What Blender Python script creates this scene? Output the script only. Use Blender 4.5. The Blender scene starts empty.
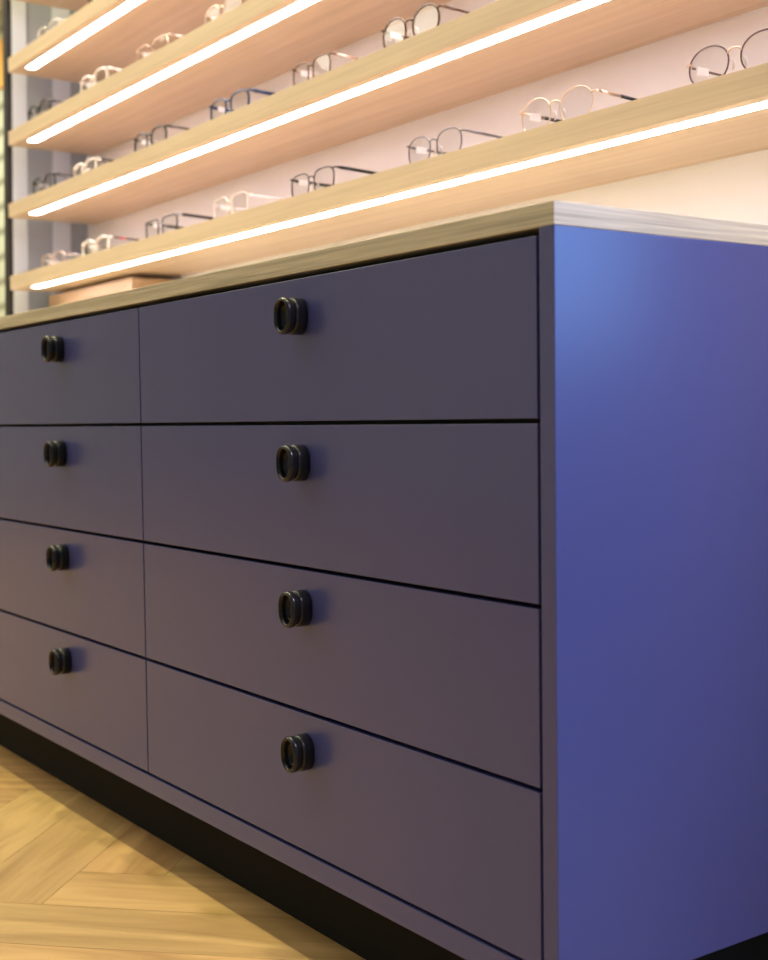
import bpy, bmesh, math, random
from mathutils import Vector, Matrix
random.seed(4)
S = 0.8            # metres per design unit
Z0 = 0.05          # floor lies this far below design zero
C = bpy.context.scene.collection
PI = math.pi

def W(x, y, z): return Vector((x*S, y*S, (z+Z0)*S))

# ------------------------------------------------------------------ materials
def nodes(name):
    m = bpy.data.materials.new(name); m.use_nodes = True
    nt = m.node_tree
    return m, nt, nt.nodes['Principled BSDF']

def flat(name, col, rough=.5, metal=0, coat=0, noise=0, nscale=20, bump=0, spec=.5):
    m, nt, b = nodes(name)
    b.inputs['Roughness'].default_value = rough
    b.inputs['Metallic'].default_value = metal
    b.inputs['Coat Weight'].default_value = coat
    b.inputs['Specular IOR Level'].default_value = spec
    tc = nt.nodes.new('ShaderNodeTexCoord')
    n = nt.nodes.new('ShaderNodeTexNoise'); n.inputs['Scale'].default_value = nscale
    n.inputs['Detail'].default_value = 4
    nt.links.new(tc.outputs['Object'], n.inputs['Vector'])
    r = nt.nodes.new('ShaderNodeMix'); r.data_type = 'RGBA'
    k = noise
    r.inputs[6].default_value = tuple(c*(1-k) for c in col)+(1,)
    r.inputs[7].default_value = tuple(min(1, c*(1+k)) for c in col)+(1,)
    nt.links.new(n.outputs['Fac'], r.inputs[0])
    nt.links.new(r.outputs[2], b.inputs['Base Color'])
    if bump:
        bp = nt.nodes.new('ShaderNodeBump'); bp.inputs['Strength'].default_value = bump
        bp.inputs['Distance'].default_value = .002
        nt.links.new(n.outputs['Fac'], bp.inputs['Height'])
        nt.links.new(bp.outputs['Normal'], b.inputs['Normal'])
    return m

def wood(name, light, dark, scale, rough=.5, streak=.5, warp=.4):
    m, nt, b = nodes(name)
    b.inputs['Roughness'].default_value = rough
    tc = nt.nodes.new('ShaderNodeTexCoord')
    mp = nt.nodes.new('ShaderNodeMapping'); mp.inputs['Scale'].default_value = scale
    nt.links.new(tc.outputs['Object'], mp.inputs['Vector'])
    n1 = nt.nodes.new('ShaderNodeTexNoise'); n1.inputs['Scale'].default_value = 1
    n1.inputs['Detail'].default_value = 6; n1.inputs['Distortion'].default_value = warp
    nt.links.new(mp.outputs[0], n1.inputs['Vector'])
    mp2 = nt.nodes.new('ShaderNodeMapping')
    mp2.inputs['Scale'].default_value = tuple(s*4.3 for s in scale)
    nt.links.new(tc.outputs['Object'], mp2.inputs['Vector'])
    n2 = nt.nodes.new('ShaderNodeTexNoise'); n2.inputs['Scale'].default_value = 1
    n2.inputs['Detail'].default_value = 3
    nt.links.new(mp2.outputs[0], n2.inputs['Vector'])
    mx = nt.nodes.new('ShaderNodeMix'); mx.data_type = 'FLOAT'; mx.inputs[0].default_value = .4
    nt.links.new(n1.outputs['Fac'], mx.inputs[2]); nt.links.new(n2.outputs['Fac'], mx.inputs[3])
    cr = nt.nodes.new('ShaderNodeValToRGB')
    cr.color_ramp.elements[0].position = .5-streak*.28; cr.color_ramp.elements[0].color = (*dark, 1)
    cr.color_ramp.elements[1].position = .5+streak*.22; cr.color_ramp.elements[1].color = (*light, 1)
    nt.links.new(mx.outputs[0], cr.inputs[0])
    nt.links.new(cr.outputs[0], b.inputs['Base Color'])
    bp = nt.nodes.new('ShaderNodeBump'); bp.inputs['Strength'].default_value = .15
    bp.inputs['Distance'].default_value = .001
    nt.links.new(mx.outputs[0], bp.inputs['Height']); nt.links.new(bp.outputs[0], b.inputs['Normal'])
    return m

def emit(name, col, strength):
    m, nt, b = nodes(name)
    b.inputs['Base Color'].default_value = (*col, 1)
    b.inputs['Emission Color'].default_value = (*col, 1)
    b.inputs['Emission Strength'].default_value = strength
    return m

def lens_mat(name, tint, refl=.12):
    m = bpy.data.materials.new(name); m.use_nodes = True; nt = m.node_tree
    nt.nodes.remove(nt.nodes['Principled BSDF'])
    out = nt.nodes['Material Output']
    t = nt.nodes.new('ShaderNodeBsdfTransparent'); t.inputs[0].default_value = (*tint, 1)
    g = nt.nodes.new('ShaderNodeBsdfGlossy'); g.inputs['Roughness'].default_value = .03
    lw = nt.nodes.new('ShaderNodeLayerWeight'); lw.inputs[0].default_value = .25
    fr = nt.nodes.new('ShaderNodeMath'); fr.operation = 'MULTIPLY'; fr.inputs[1].default_value = .22
    nt.links.new(lw.outputs['Facing'], fr.inputs[0])
    mx = nt.nodes.new('ShaderNodeMixShader')
    nt.links.new(fr.outputs[0], mx.inputs[0]); nt.links.new(t.outputs[0], mx.inputs[1])
    nt.links.new(g.outputs[0], mx.inputs[2]); nt.links.new(mx.outputs[0], out.inputs[0])
    return m

M = {}
M['paint'] = flat('violet_satin_paint', (.070, .080, .245), .26, noise=.02, nscale=60, spec=.5)
M['black'] = flat('matte_black', (.006, .006, .006), .7, noise=.1)
M['plinth'] = flat('black_plinth_laminate', (.010, .010, .009), .8, noise=.1, spec=.15)
M['knob'] = flat('black_polished_metal', (.010, .010, .012), .25, metal=.0, noise=.05, spec=.4)
M['ash'] = wood('ash_shelf_wood', (.72, .56, .42), (.53, .40, .29), (1.6, 55, 75), .5, .9)
M['boxwood'] = wood('oiled_oak', (.50, .33, .19), (.40, .26, .14), (2, 40, 60), .5, .9)
M['ash_top'] = wood('ash_counter_edge', (.74, .67, .47), (.42, .37, .24), (2.2, 2.2, 120), .5, .5, .8)
M['wall'] = flat('offwhite_wall_paint', (.84, .82, .82), .7, noise=.02, nscale=8)
M['white'] = flat('white_paint', (.80, .80, .80), .6, noise=.02)
M['ceil'] = flat('white_ceiling_paint', (.75, .74, .72), .8, noise=.02)
M['led'] = emit('warm_led_diffuser', (1.0, .885, .94), 22.0)
M['greypane'] = flat('grey_frosted_pane', (.32, .35, .40), .3, noise=.1, nscale=5)
M['palebar'] = flat('pale_grey_aluminium', (.60, .64, .74), .4, noise=.03)
M['dark'] = flat('black_steel_trim', (.012, .010, .012), .5)
M['ochre'] = flat('ochre_paint', (.75, .42, .09), .6, noise=.15, nscale=4)

# floor boards: colour per board comes from a colour attribute, grain runs along the board's UV
def floor_mat():
    m, nt, b = nodes('oak_herringbone')
    b.inputs['Roughness'].default_value = .42
    uv = nt.nodes.new('ShaderNodeTexCoord')
    mp = nt.nodes.new('ShaderNodeMapping'); mp.inputs['Scale'].default_value = (3.0, 26, 1)
    nt.links.new(uv.outputs['UV'], mp.inputs['Vector'])
    n = nt.nodes.new('ShaderNodeTexNoise'); n.inputs['Scale'].default_value = 1
    n.inputs['Detail'].default_value = 6; n.inputs['Distortion'].default_value = 1.0
    nt.links.new(mp.outputs[0], n.inputs['Vector'])
    cr = nt.nodes.new('ShaderNodeValToRGB')
    cr.color_ramp.elements[0].position = .3; cr.color_ramp.elements[0].color = (.40, .235, .085, 1)
    cr.color_ramp.elements[1].position = .7; cr.color_ramp.elements[1].color = (.66, .42, .165, 1)
    nt.links.new(n.outputs['Fac'], cr.inputs[0])
    at = nt.nodes.new('ShaderNodeAttribute'); at.attribute_name = 'board'
    mx = nt.nodes.new('ShaderNodeMix'); mx.data_type = 'RGBA'; mx.blend_type = 'MULTIPLY'
    mx.inputs[0].default_value = 1
    nt.links.new(cr.outputs[0], mx.inputs[6]); nt.links.new(at.outputs['Color'], mx.inputs[7])
    # small dark knots
    v = nt.nodes.new('ShaderNodeTexVoronoi'); v.inputs['Scale'].default_value = 1
    mp2 = nt.nodes.new('ShaderNodeMapping'); mp2.inputs['Scale'].default_value = (4.2, 8.5, 1)
    nt.links.new(uv.outputs['UV'], mp2.inputs['Vector']); nt.links.new(mp2.outputs[0], v.inputs['Vector'])
    cr2 = nt.nodes.new('ShaderNodeValToRGB')
    cr2.color_ramp.elements[0].position = .03; cr2.color_ramp.elements[0].color = (.35, .25, .18, 1)
    cr2.color_ramp.elements[1].position = .09; cr2.color_ramp.elements[1].color = (1, 1, 1, 1)
    nt.links.new(v.outputs['Distance'], cr2.inputs[0])
    mx2 = nt.nodes.new('ShaderNodeMix'); mx2.data_type = 'RGBA'; mx2.blend_type = 'MULTIPLY'
    mx2.inputs[0].default_value = .8
    nt.links.new(mx.outputs[2], mx2.inputs[6]); nt.links.new(cr2.outputs[0], mx2.inputs[7])
    nt.links.new(mx2.outputs[2], b.inputs['Base Color'])
    return m
M['floor'] = floor_mat()

def plank_wall():
    m, nt, b = nodes('pale_green_plank_wall')
    b.inputs['Roughness'].default_value = .7
    tc = nt.nodes.new('ShaderNodeTexCoord')
    w = nt.nodes.new('ShaderNodeTexWave'); w.bands_direction = 'Z'; w.inputs['Scale'].default_value = 2.2
    w.inputs['Distortion'].default_value = .6
    nt.links.new(tc.outputs['Object'], w.inputs['Vector'])
    cr = nt.nodes.new('ShaderNodeValToRGB')
    cr.color_ramp.elements[0].position = .08; cr.color_ramp.elements[0].color = (.24, .24, .16, 1)
    cr.color_ramp.elements[1].position = .3; cr.color_ramp.elements[1].color = (.50, .53, .38, 1)
    nt.links.new(w.outputs['Fac'], cr.inputs[0]); nt.links.new(cr.outputs[0], b.inputs['Base Color'])
    return m
M['planks'] = plank_wall()

# ------------------------------------------------------------------ mesh helpers
def new_obj(name, bm, mat, parent=None, smooth=False):
    me = bpy.data.meshes.new(name); bm.normal_update(); bm.to_mesh(me); bm.free()
    if smooth:
        for p in me.polygons: p.use_smooth = True
    me.materials.append(mat)
    o = bpy.data.objects.new(name, me); C.objects.link(o)
    if parent: o.parent = parent
    return o

def box(bm, a, b, bev=0):
    a, b = Vector(a), Vector(b)
    r = bmesh.ops.create_cube(bm, size=1)
    vs = r['verts']
    for v in vs:
        v.co = Vector([(a[i]+b[i])/2 + v.co[i]*(b[i]-a[i]) for i in range(3)])
    if bev:
        es = list({e for v in vs for e in v.link_edges})
        bmesh.ops.bevel(bm, geom=es, offset=bev, segments=2, affect='EDGES', profile=.6)

def wbox(bm, a, b, bev=0): box(bm, W(*a), W(*b), bev)

def empty(name, loc, label=None, cat=None, group=None, kind=None):
    o = bpy.data.objects.new(name, None); C.objects.link(o); o.location = loc
    o.empty_display_size = .05
    tag(o, label, cat, group, kind); return o

def tag(o, label=None, cat=None, group=None, kind=None):
    if label: o['label'] = label
    if cat: o['category'] = cat
    if group: o['group'] = group
    if kind: o['kind'] = kind
    return o

def part(name, boxes, mat, root, bev=0):
    """boxes in design units, made relative to the root's location"""
    bm = bmesh.new()
    for a, b in boxes: wbox(bm, a, b, bev)
    off = root.location if root else Vector((0, 0, 0))
    p = root
    while p is not None and p.parent is not None:
        p = p.parent; off = off + p.location
    bmesh.ops.translate(bm, verts=bm.verts, vec=-off)
    return new_obj(name, bm, mat, root)

def struct(name, boxes, mat, bev=0, lean=0):
    bm = bmesh.new()
    for a, b in boxes: wbox(bm, a, b, bev)
    if lean:
        for v in bm.verts: v.co.x += lean*(v.co.z-.92)
    return tag(new_obj(name, bm, mat), kind='structure')

def tube(bm, pts, r, seg=8, closed=False, rz=None, caps=True):
    """round (or, with rz, oval) tube through the points; rings stay perpendicular to the path"""
    pts = [Vector(p) for p in pts]; n = len(pts); rings = []
    up0 = Vector((0, 0, 1))
    for i, p in enumerate(pts):
        if closed: t = pts[(i+1) % n]-pts[i-1]
        else: t = pts[min(i+1, n-1)]-pts[max(i-1, 0)]
        t.normalize()
        ref = Vector((0, 1, 0)) if abs(t.y) < .8 else up0
        s = t.cross(ref).normalized(); u = s.cross(t).normalized()
        ra = r[i] if isinstance(r, (list, tuple)) else r
        rb = (rz[i] if isinstance(rz, (list, tuple)) else rz) if rz else ra
        rings.append([bm.verts.new(p + s*ra*math.cos(2*PI*k/seg) + u*rb*math.sin(2*PI*k/seg)) for k in range(seg)])
    m = n if closed else n-1
    for i in range(m):
        a, b = rings[i], rings[(i+1) % n]
        for k in range(seg):
            bm.faces.new((a[k], a[(k+1) % seg], b[(k+1) % seg], b[k]))
    if not closed and caps:
        bm.faces.new(rings[0][::-1]); bm.faces.new(rings[-1])

# ------------------------------------------------------------------ dimensions (design units)
SEAMS = [-0.0260, -1.0282, -1.828, -2.628, -3.13]      # column edges
ZR = [0.900, 0.700, 0.4997, 0.2989, 0.100]             # drawer row edges
DEPTH = 0.798; ZT, ZC, ZB = 0.9306, 0.9055, 0.0675
YS, YW = 0.5063, 0.798
TH = 0.0436
TOPS = {'D': 1.1755, 'C': 1.404, 'B': 1.6292, 'A': 1.855, 'E': 2.081}
XL, XR = -3.09, 0.60

# ------------------------------------------------------------------ structure
def build_floor():
    bm = bmesh.new()
    uvl = bm.loops.layers.uv.new('UVMap'); col = bm.loops.layers.float_color.new('board')
    L, w, gap = .60, .12, .0004
    ca, sa = math.cos(PI/4), math.sin(PI/4)
    def board(cx, cy, ang):
        # centre in herringbone frame, then the whole pattern is turned by 45 degrees
        tint = random.uniform(.91, 1.06); ou, ov = random.uniform(0, 50), random.uniform(0, 50)
        warm = random.uniform(.94, 1.04)
        cs = []
        for sx, sy in ((-1, -1), (1, -1), (1, 1), (-1, 1)):
            u, v = sx*(L/2-gap), sy*(w/2-gap)
            x = cx + u*math.cos(ang) - v*math.sin(ang); y = cy + u*math.sin(ang) + v*math.cos(ang)
            X, Y = x*ca - y*sa, x*sa + y*ca
            cs.append((X-1.6, Y-1.2, u, v))
        if not all(-8.2 < c[0] < 3.2 and -4.6 < c[1] < 3.2 for c in cs): return
        f = bm.faces.new([bm.verts.new((c[0], c[1], 0)) for c in cs])
        for lp, c in zip(f.loops, cs):
            lp[uvl].uv = (c[2]+ou, c[3]+ov); lp[col] = (tint, tint*warm, tint*warm*.98, 1)
    n = 5     # L / w
    for i in range(-90, 90):
        for j in range(-14, 15):
            bx, by = i*w + j*n*w, i*w - j*n*w     # lattice of the herringbone
            if abs(bx) > 9 or abs(by) > 9: continue
            board(bx + L/2, by + w/2, 0)
            board(bx + w/2, by + w + L/2 , PI/2)
    fl = new_obj('floor', bm, M['floor']); tag(fl, kind='structure')
    return fl
fl = build_floor()
# dark bed under the boards' joints, same floor
struct('floor_base', [((-10, -5.7, -.10), (4.0, 4.0, -Z0-.002))], flat('joint_brown', (.32, .20, .09), .8)).name = 'floor_1'

struct('wall_back', [((-3.55, YW, -Z0), (0.66, YW+.12, 3.65))], M['wall'])
struct('ceiling', [((-10, -5.7, 3.65), (4.0, 4.0, 3.75))], M['ceil'])
struct('wall_front', [((-10, -5.8, -Z0), (4.0, -5.7, 3.65))], M['white'])
# rear wall with an unseen window added for its blue reflection, to the right of the display wall
struct('wall_rear_left', [((-10, 2.3, -Z0), (-3.8, 2.4, 3.65))], M['planks']).name = 'wall_rear_1'
struct('wall_rear', [((-3.8, 2.3, -Z0), (1.68, 2.4, 3.65)), ((1.68, 2.3, -Z0), (3.8, 2.4, .93)), ((1.68, 2.3, 2.7), (3.8, 2.4, 3.65)),
                     ((3.8, 2.3, -Z0), (4.0, 2.4, 3.65))], M['white'])
struct('wall_right', [((4.0, -5.7, -Z0), (4.1, 2.4, 3.65))], M['white'])
struct('added_window', [((1.68, 2.33, .93), (3.8, 2.37, .98)), ((1.68, 2.33, 2.65), (3.8, 2.37, 2.7)),
                    ((1.68, 2.33, .98), (1.73, 2.37, 2.65)), ((3.75, 2.33, .98), (3.8, 2.37, 2.65))], M['dark'])  # frame of the added window, out of view
struct('wall_far_left', [((-10.1, -5.7, -Z0), (-10, 4.0, 3.65))], M['planks']).name = 'wall_left_1'

# left return wall: black steel edge, pale posts and grey frosted panes
XCL = -3.164
LEAN = .05
struct('wall_left', [((XCL-.03, .54, -Z0), (XCL-.006, YW, 3.65))], M['palebar'], lean=LEAN)
struct('trim_1', [((XCL-.03, .523, -Z0), (XCL+.004, .5395, 3.65))], M['dark'], lean=LEAN)
struct('trim_2', [((XCL-.006, .5395, -Z0), (XCL+.008, .588, 3.65))], M['palebar'], .002, lean=LEAN)
struct('trim_3', [((XCL-.006, .676, -Z0), (XCL+.006, .736, 3.65))], M['palebar'], .002, lean=LEAN)
struct('window_1', [((XCL-.005, .588, -Z0), (XCL-.002, .676, 3.65)), ((XCL-.005, .736, -Z0), (XCL-.002, YW-.001, 3.65))], M['greypane'], lean=LEAN)

# ochre board on the far wall
ob = part('wall_board', [((-9.0, 2.27, 3.10), (-7.8, 2.299, 3.43))], M['ochre'], None, .004)
tag(ob, 'blurred orange board on the pale green wall far behind the black post', 'board')

# ------------------------------------------------------------------ drawer cabinet
cab = empty('drawer_cabinet', W(-1.5, .4, -Z0), 'violet blue drawer cabinet with black knobs standing under the wooden counter', 'cabinet')
part('carcass', [((-3.13, .026, ZB+.03), (-.0265, DEPTH-.01, ZC-.004))], M['black'], cab)
part('side_panel', [((-.0235, 0, ZB), (0, DEPTH, ZC))], M['paint'], cab, .0008)
part('side_panel', [((-3.155, 0, ZB), (-3.132, DEPTH, ZC))], M['paint'], cab, .0008)
part('bottom_rail', [((-3.131, 0, ZB), (-.0238, .03, .0975))], M['paint'], cab, .0008)
part('plinth', [((-3.13, .062, -Z0), (-.06, DEPTH-.01, ZB+.001))], M['plinth'], cab)
part('bottom_panel', [((-3.131, .03, ZB), (-.0238, DEPTH-.01, ZB+.02))], M['black'], cab)

def stadium(w, h, k=10):
    """outline of an upright stadium with flattened corners, centred"""
    pts = []; r = w/2; s = h/2-r
    for i in range(k+1): a = PI*i/k; pts.append((r*math.cos(a), s+r*math.sin(a)))
    for i in range(k+1): a = PI+PI*i/k; pts.append((r*math.cos(a), -s+r*math.sin(a)))
    return pts

def knob_mesh():
    bm = bmesh.new()
    # profile: (y towards the room, inset of the outline); back plate, waist, front ring, recessed cup
    prof = [(0, 0), (-.0120, 0), (-.0138, .0006), (-.0146, .0020), (-.0148, .0036), (-.0162, .0036), (-.0165, .0016), (-.0176, .0003),
            (-.0190, .0000), (-.0225, .0000), (-.0248, .0012), (-.0256, .0028), (-.0246, .0044), (-.0205, .0052), (-.0140, .0056)]
    w, h = .0325, .0405
    rings = []
    for y, ins in prof:
        rings.append([bm.verts.new((x, y, z)) for x, z in stadium(w-2*ins, h-2*ins, 12)])
    n = len(rings[0])
    for a, b in zip(rings, rings[1:]):
        for i in range(n):
            j = (i+1) % n
            if i == n-1 or True:
                bm.faces.new((a[i], b[i], b[j], a[j]))
    bm.faces.new(rings[-1]); bm.faces.new(rings[0][::-1])
    bmesh.ops.remove_doubles(bm, verts=bm.verts, dist=1e-6)
    bmesh.ops.recalc_face_normals(bm, faces=bm.faces)
    me = bpy.data.meshes.new('knob'); bm.to_mesh(me); bm.free()
    for p in me.polygons: p.use_smooth = True
    me.materials.append(M['knob'])
    return me
KM = knob_mesh()
KX = [-.508, -1.384, -2.18, -2.88]
for c in range(4):
    x1, x0 = SEAMS[c], SEAMS[c+1]
    for r in range(4):
        z1, z0 = ZR[r], ZR[r+1]
        g = .0028
        loc = W((x0+x1)/2, 0, z0)-cab.location
        bm = bmesh.new(); wbox(bm, (x0+.0018, 0, z0+g), (x1-.0020, .024, z1-g), .0005)
        bmesh.ops.translate(bm, verts=bm.verts, vec=-(loc+cab.location))
        d = new_obj('drawer', bm, M['paint'], cab); d.location = loc
        k = bpy.data.objects.new('knob', KM); C.objects.link(k); k.parent = d
        k.location = W(KX[c], 0, z1-.0545)-(loc+cab.location)

# counter
top = part('countertop', [((-3.15, 0, ZC), (0, YW-.001, ZT))], M['ash_top'], None, .0008)
tag(top, 'pale ash wood countertop lying on the violet drawer cabinet', 'countertop')

# wooden box at the far end of the counter
bx = part('storage_box', [((-3.10, .635, ZT), (-2.45, YW-.003, 1.118))], M['boxwood'], None, .001)
tag(bx, 'low wooden box on the countertop in the far left corner', 'box')

# ------------------------------------------------------------------ shelves with LED strips
SL = {'D': 'lowest wooden wall shelf, lit from below by a strip, just above the countertop',
      'C': 'second wooden wall shelf from the bottom with navy, brown and round tortoiseshell glasses',
      'B': 'third wooden wall shelf from the bottom, crossing the upper left of the photo',
      'A': 'fourth wooden wall shelf from the bottom, reaching the top edge of the photo',
      'E': 'topmost wooden wall shelf, only its underside corner showing at the top left'}
for key, zt in TOPS.items():
    r = empty('display_shelf', W(-1.2, YS, zt-TH), SL[key], 'shelf', 'lit display shelves on the back wall')
    # board with a shallow channel for the strip
    zb = zt-TH; ya, yb = .5325, .5610
    xa = -2.975; xl = {'D': -3.094, 'C': -3.090, 'B': -3.076, 'A': -3.061, 'E': -3.05}[key]
    part('board', [((xl, YS, zb), (XR, YW, zt))], M['ash'], r, .0006)
    part('led_strip', [((xa, ya, zb-.0008), (XR-.05, yb, zb+.001))], M['led'], r)

# ------------------------------------------------------------------ glasses
GM = {
 'gunmetal': flat('gunmetal_rim', (.16, .12, .13), .35, metal=.6),
 'gold': flat('gold_metal', (.74, .60, .48), .3, metal=.9),
 'rose': flat('rose_gold_metal', (.72, .55, .46), .3, metal=.85),
 'silver': flat('silver_metal', (.42, .42, .45), .3, metal=.8),
 'black': flat('black_acetate', (.012, .012, .015), .2),
 'navy': flat('navy_acetate', (.010, .035, .12), .25),
 'brown': flat('brown_acetate', (.13, .060, .035), .25),
 'tortoise': flat('tortoise_acetate', (.10, .050, .025), .22, noise=.9, nscale=90),
 'cream': flat('cream_acetate', (.85, .80, .74), .25),
 'clear': flat('milky_clear_acetate', (.80, .76, .76), .15),
 'red': flat('red_enamel', (.55, .05, .06), .3),
 'grey': flat('grey_metal', (.20, .20, .22), .3, metal=.7),
 'tag': flat('white_tag', (.85, .85, .85), .5),
}
GM['lens'] = lens_mat('demo_lens', (.97, .97, .97))
GM['pad'] = flat('silicone_pad', (.75, .72, .70), .2)

def lens_outline(cx, a, b, n, zc, k=36):
    pts = []
    for i in range(k):
        t = 2*PI*i/k; c, s = math.cos(t), math.sin(t)
        e = 2/n
        x = a*math.copysign(abs(c)**e, c); z = b*math.copysign(abs(s)**e, s)
        # slightly narrower towards the bottom, like real rims
        x *= 1+.05*(z/b)
        pts.append((cx+x, 0, zc+z))
    return pts

def make_glasses(loc, width, hgt, n, rim, bridge, temple, tip, label, rt=.0011, rot=0, tt=.0016, tmid=None, tags=True, hz=.62, early=False):
    root = empty('eyeglasses', loc, label, 'glasses', 'eyeglasses on the lit shelves')
    root.rotation_euler = (0, 0, rot)
    gap = width*.125; a = (width-gap)/4*.97; b = hgt/2
    cxs = (gap/2+a)
    zc = b+rt
    bend = lambda x: .45*x*x        # face form curve: sides go back
    def curve(pts): return [(p[0], bend(p[0])-.0*p[2], p[2]) for p in pts]
    lens = []
    for s in (-1, 1):
        o = curve(lens_outline(s*cxs, a, b, n, zc))
        bm = bmesh.new(); tube(bm, o, rt, 8, closed=True)
        new_obj('rim', bm, GM[rim], root, True)
        bm = bmesh.new()
        o2 = curve(lens_outline(s*cxs, a-rt*.4, b-rt*.4, n, zc))
        th = .0007
        f = [bm.verts.new((p[0], p[1]-th, p[2])) for p in o2]; g = [bm.verts.new((p[0], p[1]+th, p[2])) for p in o2]
        c0 = bm.verts.new((s*cxs, bend(cxs)-th-.0003, zc)); c1 = bm.verts.new((s*cxs, bend(cxs)+th-.0003, zc))
        for i in range(len(o2)):
            j = (i+1) % len(o2)
            bm.faces.new((c0, f[i], f[j])); bm.faces.new((c1, g[j], g[i])); bm.faces.new((f[j], f[i], g[i], g[j]))
        bmesh.ops.recalc_face_normals(bm, faces=bm.faces)
        new_obj('lens', bm, GM['lens'], root)
    # bridge
    bm = bmesh.new(); xb = gap/2+a*.06
    zb_ = zc+b*.36
    tube(bm, [(-xb, bend(xb), zb_), (-xb*.6, -.0012, zb_+.0035), (0, -.002, zb_+.0045), (xb*.6, -.0012, zb_+.0035), (xb, bend(xb), zb_)],
         max(rt, .0012), 8)
    new_obj('bridge', bm, GM[bridge], root, True)
    # nose pads on wire arms
    for s in (-1, 1):
        bm = bmesh.new()
        tube(bm, [(s*(gap/2+.001), .001, zc+b*.1), (s*(gap/2-.001), .006, zc+b*.02), (s*(gap/2-.002), .008, zc-b*.12)], .0006, 6)
        tube(bm, [(s*(gap/2-.0012), .0082, zc-b*.12+.006), (s*(gap/2-.0004), .0088, zc-b*.12), (s*(gap/2+.0010), .0086, zc-b*.12-.006)],
             [.0012, .0026, .0014], 8, rz=[.0006, .0009, .0006])
        new_obj('nose_pad', bm, GM['pad'], root, True)
    zh = zc+b*(hz)
    xo = cxs+a
    L = .138
    for s in (-1, 1):
        # end piece and hinge block
        bm = bmesh.new(); y0 = bend(xo)
        tube(bm, [(s*(xo-.0025), y0-.0003, zh), (s*(xo+.003), y0, zh+.0005), (s*(xo+.0052), y0+.003, zh+.0005), (s*(xo+.0052), y0+.009, zh)],
             [max(rt, .0015)]*4, 8, rz=[max(rt, .0015)*1.3]*4)
        new_obj('end_piece', bm, GM[bridge] if bridge in ('gold', 'rose', 'silver') else GM[rim], root, True)
        xs = s*(xo+.0052)
        p = [(xs, y0+.009, zh), (xs*.99, y0+.045, zh-.0012), (xs*.965, y0+.09, zh-.003), (xs*.955, y0+.103, zh-.006),
             (xs*.945, y0+.118, zh*.55), (xs*.94, y0+.132, .0032)]
        bm = bmesh.new(); k = 2 if early else 4; tube(bm, p[:k], [tt*.75]*k, 8, rz=[tt*1.3]*k)
        t = new_obj('temple', bm, GM[temple], root, True)
        bm = bmesh.new(); k = 1 if early else 3; q = p[k:]; tube(bm, q, [tt*1.0]*len(q), 8, rz=[tt*1.5]*len(q))
        new_obj('temple_tip', bm, GM[tip], t, True)
        if tmid:
            bm = bmesh.new(); q0, q1 = Vector(p[0]), Vector(p[1])
            tube(bm, [q0.lerp(q1, .35), q0.lerp(q1, .9)], [tt*.95]*2, 8, rz=[tt*1.5]*2)
            new_obj('temple_inlay', bm, GM[tmid], t, True)
    if tags:
        bm = bmesh.new(); xs = -(xo+.0052)
        box(bm, (xs-.0006, bend(xo)+.016, zh-.007), (xs+.0032, bend(xo)+.036, zh+.0022), .0004)
        new_obj('price_tag', bm, GM['tag'], root)
    return root

YG = .545
def shelf_glasses(key, cx, w, hgt, n, rim, bridge, temple, tip, label, **kw):
    zt = TOPS[key]
    dy = kw.pop('dy', 0)
    return make_glasses(W(cx, YG+dy, zt)+Vector((0, 0, .0002)), w, hgt, n, rim, bridge, temple, tip, label, **kw)

G = shelf_glasses
# lowest shelf
G('D', -.2150, .140, .0455, 2.1, 'gunmetal', 'rose', 'gunmetal', 'brown', 'round dark-rimmed glasses with rose gold bridge, nearest on the lowest shelf, cut by right edge', rt=.0011, hz=.35, tt=.0012)
G('D', -.585, .140, .047, 2.1, 'gold', 'gold', 'gold', 'black', 'thin gold round glasses with black temple tips on the lowest shelf', hz=.5, early=True, rt=.0009)
G('D', -.914, .131, .043, 2.5, 'grey', 'grey', 'grey', 'silver', 'thin grey metal oval glasses on the lowest shelf, left of the gold round pair', rt=.0012)
G('D', -1.339, .137, .042, 3.0, 'black', 'black', 'black', 'black', 'black glasses with thick black temples at the middle of the lowest shelf', rt=.0012, tt=.0022, hz=.8)
G('D', -1.702, .133, .043, 3.6, 'cream', 'clear', 'clear', 'clear', 'nearly invisible clear square glasses on the lowest shelf, left of the black pair', rt=.0014)
G('D', -2.071, .148, .040, 4.5, 'black', 'silver', 'black', 'black', 'black rectangular glasses with long straight temple on the left half of the lowest shelf', rt=.0020, tt=.0024, hz=.9)
G('D', -2.500, .148, .037, 3.0, 'cream', 'clear', 'black', 'black', 'white-rimmed glasses with black temples and a red accent on the lowest shelf', rt=.0026, tmid='red', hz=.8)
G('D', -2.826, .145, .034, 3.0, 'rose', 'gold', 'cream', 'cream', 'pale gold glasses at the far left end of the lowest shelf', rt=.0016, hz=.5)
# second shelf
G('C', -.985, .145, .050, 2.1, 'tortoise', 'tortoise', 'tortoise', 'tortoise', 'round tortoiseshell glasses, nearest pair on the second shelf from the bottom', rt=.0018)
G('C', -1.335, .118, .044, 3.2, 'brown', 'brown', 'rose', 'brown', 'small brown and white glasses on the second shelf, left of the round tortoiseshell pair', rt=.0014, hz=.85)
G('C', -1.697, .150, .044, 2.8, 'navy', 'navy', 'navy', 'navy', 'navy blue glasses in the middle of the second shelf from the bottom', rt=.0021, tt=.0026, hz=.75)
G('C', -2.127, .155, .044, 2.3, 'black', 'black', 'black', 'black', 'black rounded glasses on the second shelf, left of the navy pair', rt=.0023, hz=.75)
G('C', -2.560, .128, .036, 3.4, 'cream', 'clear', 'black', 'black', 'white-rimmed glasses with black temples on the second shelf, left of the black rounded pair', rt=.0022, tt=.0024, hz=.8)
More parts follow.
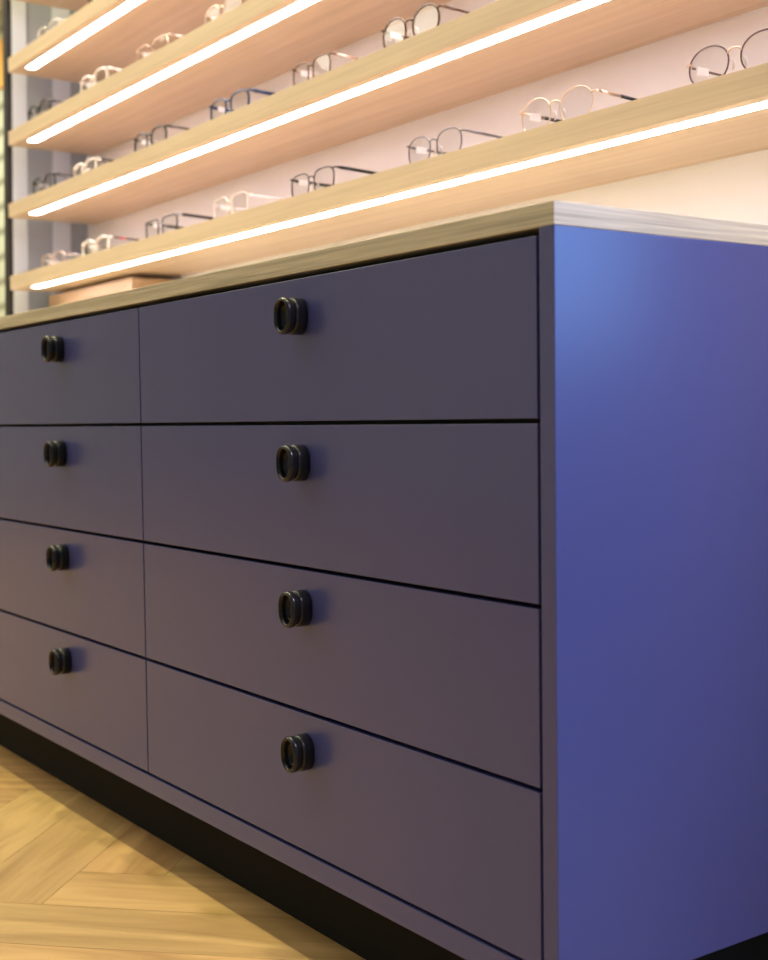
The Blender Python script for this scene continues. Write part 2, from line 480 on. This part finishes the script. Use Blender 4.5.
G('C', -2.886, .150, .044, 2.5, 'black', 'black', 'black', 'black', 'black glasses at the far left end of the second shelf from the bottom', rt=.0026, hz=.75)
# third shelf
G('B', -1.721, .140, .042, 2.6, 'gold', 'gold', 'gold', 'gold', 'faint gold glasses on the third shelf, nearest the top edge of the photo', rt=.0014)
G('B', -2.104, .150, .042, 3.0, 'rose', 'brown', 'rose', 'brown', 'rose gold and brown glasses in the middle of the third shelf from the bottom', rt=.0014, hz=.85)
G('B', -2.484, .150, .044, 2.6, 'clear', 'cream', 'cream', 'cream', 'milky white glasses on the third shelf, right of the black round pair', rt=.0026, tt=.0024, hz=.75)
G('B', -2.910, .150, .046, 2.2, 'black', 'black', 'black', 'silver', 'black round glasses at the far left end of the third shelf', rt=.0026)
# fourth shelf
G('A', -2.818, .140, .040, 3.0, 'clear', 'grey', 'silver', 'silver', 'small pale glasses at the far left end of the fourth shelf', rt=.0015)
G('A', -2.419, .145, .042, 3.0, 'black', 'black', 'black', 'black', 'black glasses on the fourth shelf, half hidden at the top edge of the photo', rt=.0018)

# ------------------------------------------------------------------ light
def spot(loc, aim, energy, col, angle, blend, size):
    l = bpy.data.lights.new('ceiling_spot', 'SPOT'); l.energy = energy; l.color = col
    l.spot_size = math.radians(angle); l.spot_blend = blend; l.shadow_soft_size = size
    o = bpy.data.objects.new('ceiling_spot', l); C.objects.link(o)
    o.location = W(*loc); d = W(*aim)-W(*loc)
    o.rotation_euler = d.to_track_quat('-Z', 'Y').to_euler(); return o
def area(name, loc, aim, energy, col, sx, sy):
    l = bpy.data.lights.new(name, 'AREA'); l.shape = 'RECTANGLE'; l.size = sx; l.size_y = sy
    l.energy = energy; l.color = col
    o = bpy.data.objects.new(name, l); C.objects.link(o)
    o.location = W(*loc); d = W(*aim)-W(*loc)
    o.rotation_euler = d.to_track_quat('-Z', 'Y').to_euler(); return o

for x in (-3.7, -2.6, -1.5, -.4):
    spot((x, -.010, 3.2), (x, -.010, 0), 58, (.98, .93, .50), 110, .6, .02)
# general shop lighting over the middle of the room
area('room_light', (-2.2, -1.25, 3.25), (-2.2, -1.25, 0), 21, (.92, .95, .90), 3.0, 1.2)
# blue area light, added to tint the side panel and reflect in it
area('added_blue_light', (2.74, 2.29, 1.8), (2.74, 0, 1.6), 62, (.22, .50, 1.0), 1.62, 1.35)
# unseen cool spot, added to light the upper side panel from the right
spot((1.5, .03, 2.7), (0, .0, .75), 130, (.86, .72, 1.0), 31, 1, .08)
area('front_fill_light', (-5.6, -2.6, 3.25), (-5.8, -2.6, 0), 78, (.95, .93, .76), 2.5, 2.0)  # added fill, brightens the drawer fronts and their reflections from the left
# unseen fill light, added to brighten the background beyond the shelves' left end
area('backdrop_fill_light', (-7.5, .6, 3.25), (-8.5, .8, 0), 85, (1, .95, .85), 1.5, 1.5)

w = bpy.data.worlds.new('World'); bpy.context.scene.world = w; w.use_nodes = True
bg = w.node_tree.nodes['Background']; bg.inputs[0].default_value = (.45, .62, 1, 1); bg.inputs[1].default_value = .6

# ------------------------------------------------------------------ camera
yaw, pitch, roll, f = .95618, -.04686, -.01245, 1300.93
fwd = Vector((-math.sin(yaw)*math.cos(pitch), math.cos(yaw)*math.cos(pitch), math.sin(pitch)))
r = fwd.cross(Vector((0, 0, 1))).normalized(); u = r.cross(fwd)
c, s = math.cos(roll), math.sin(roll)
r2 = c*r+s*u; u2 = -s*r+c*u
cd = bpy.data.cameras.new('camera'); co = bpy.data.objects.new('camera', cd); C.objects.link(co)
mt = Matrix((r2, u2, -fwd)).transposed().to_4x4(); mt.translation = W(1.01629, -.93905, .70418)
co.matrix_world = mt
cd.sensor_fit = 'VERTICAL'; cd.sensor_height = 36; cd.sensor_width = 28.8; cd.lens = f/960*36
cd.clip_start = .02
cd.dof.use_dof = True; cd.dof.focus_distance = 1.45; cd.dof.aperture_fstop = 5.8
sc = bpy.context.scene; sc.camera = co
sc.view_settings.view_transform = 'Standard'; sc.view_settings.look = 'None'
sc.view_settings.gamma = 1; sc.view_settings.exposure = 0
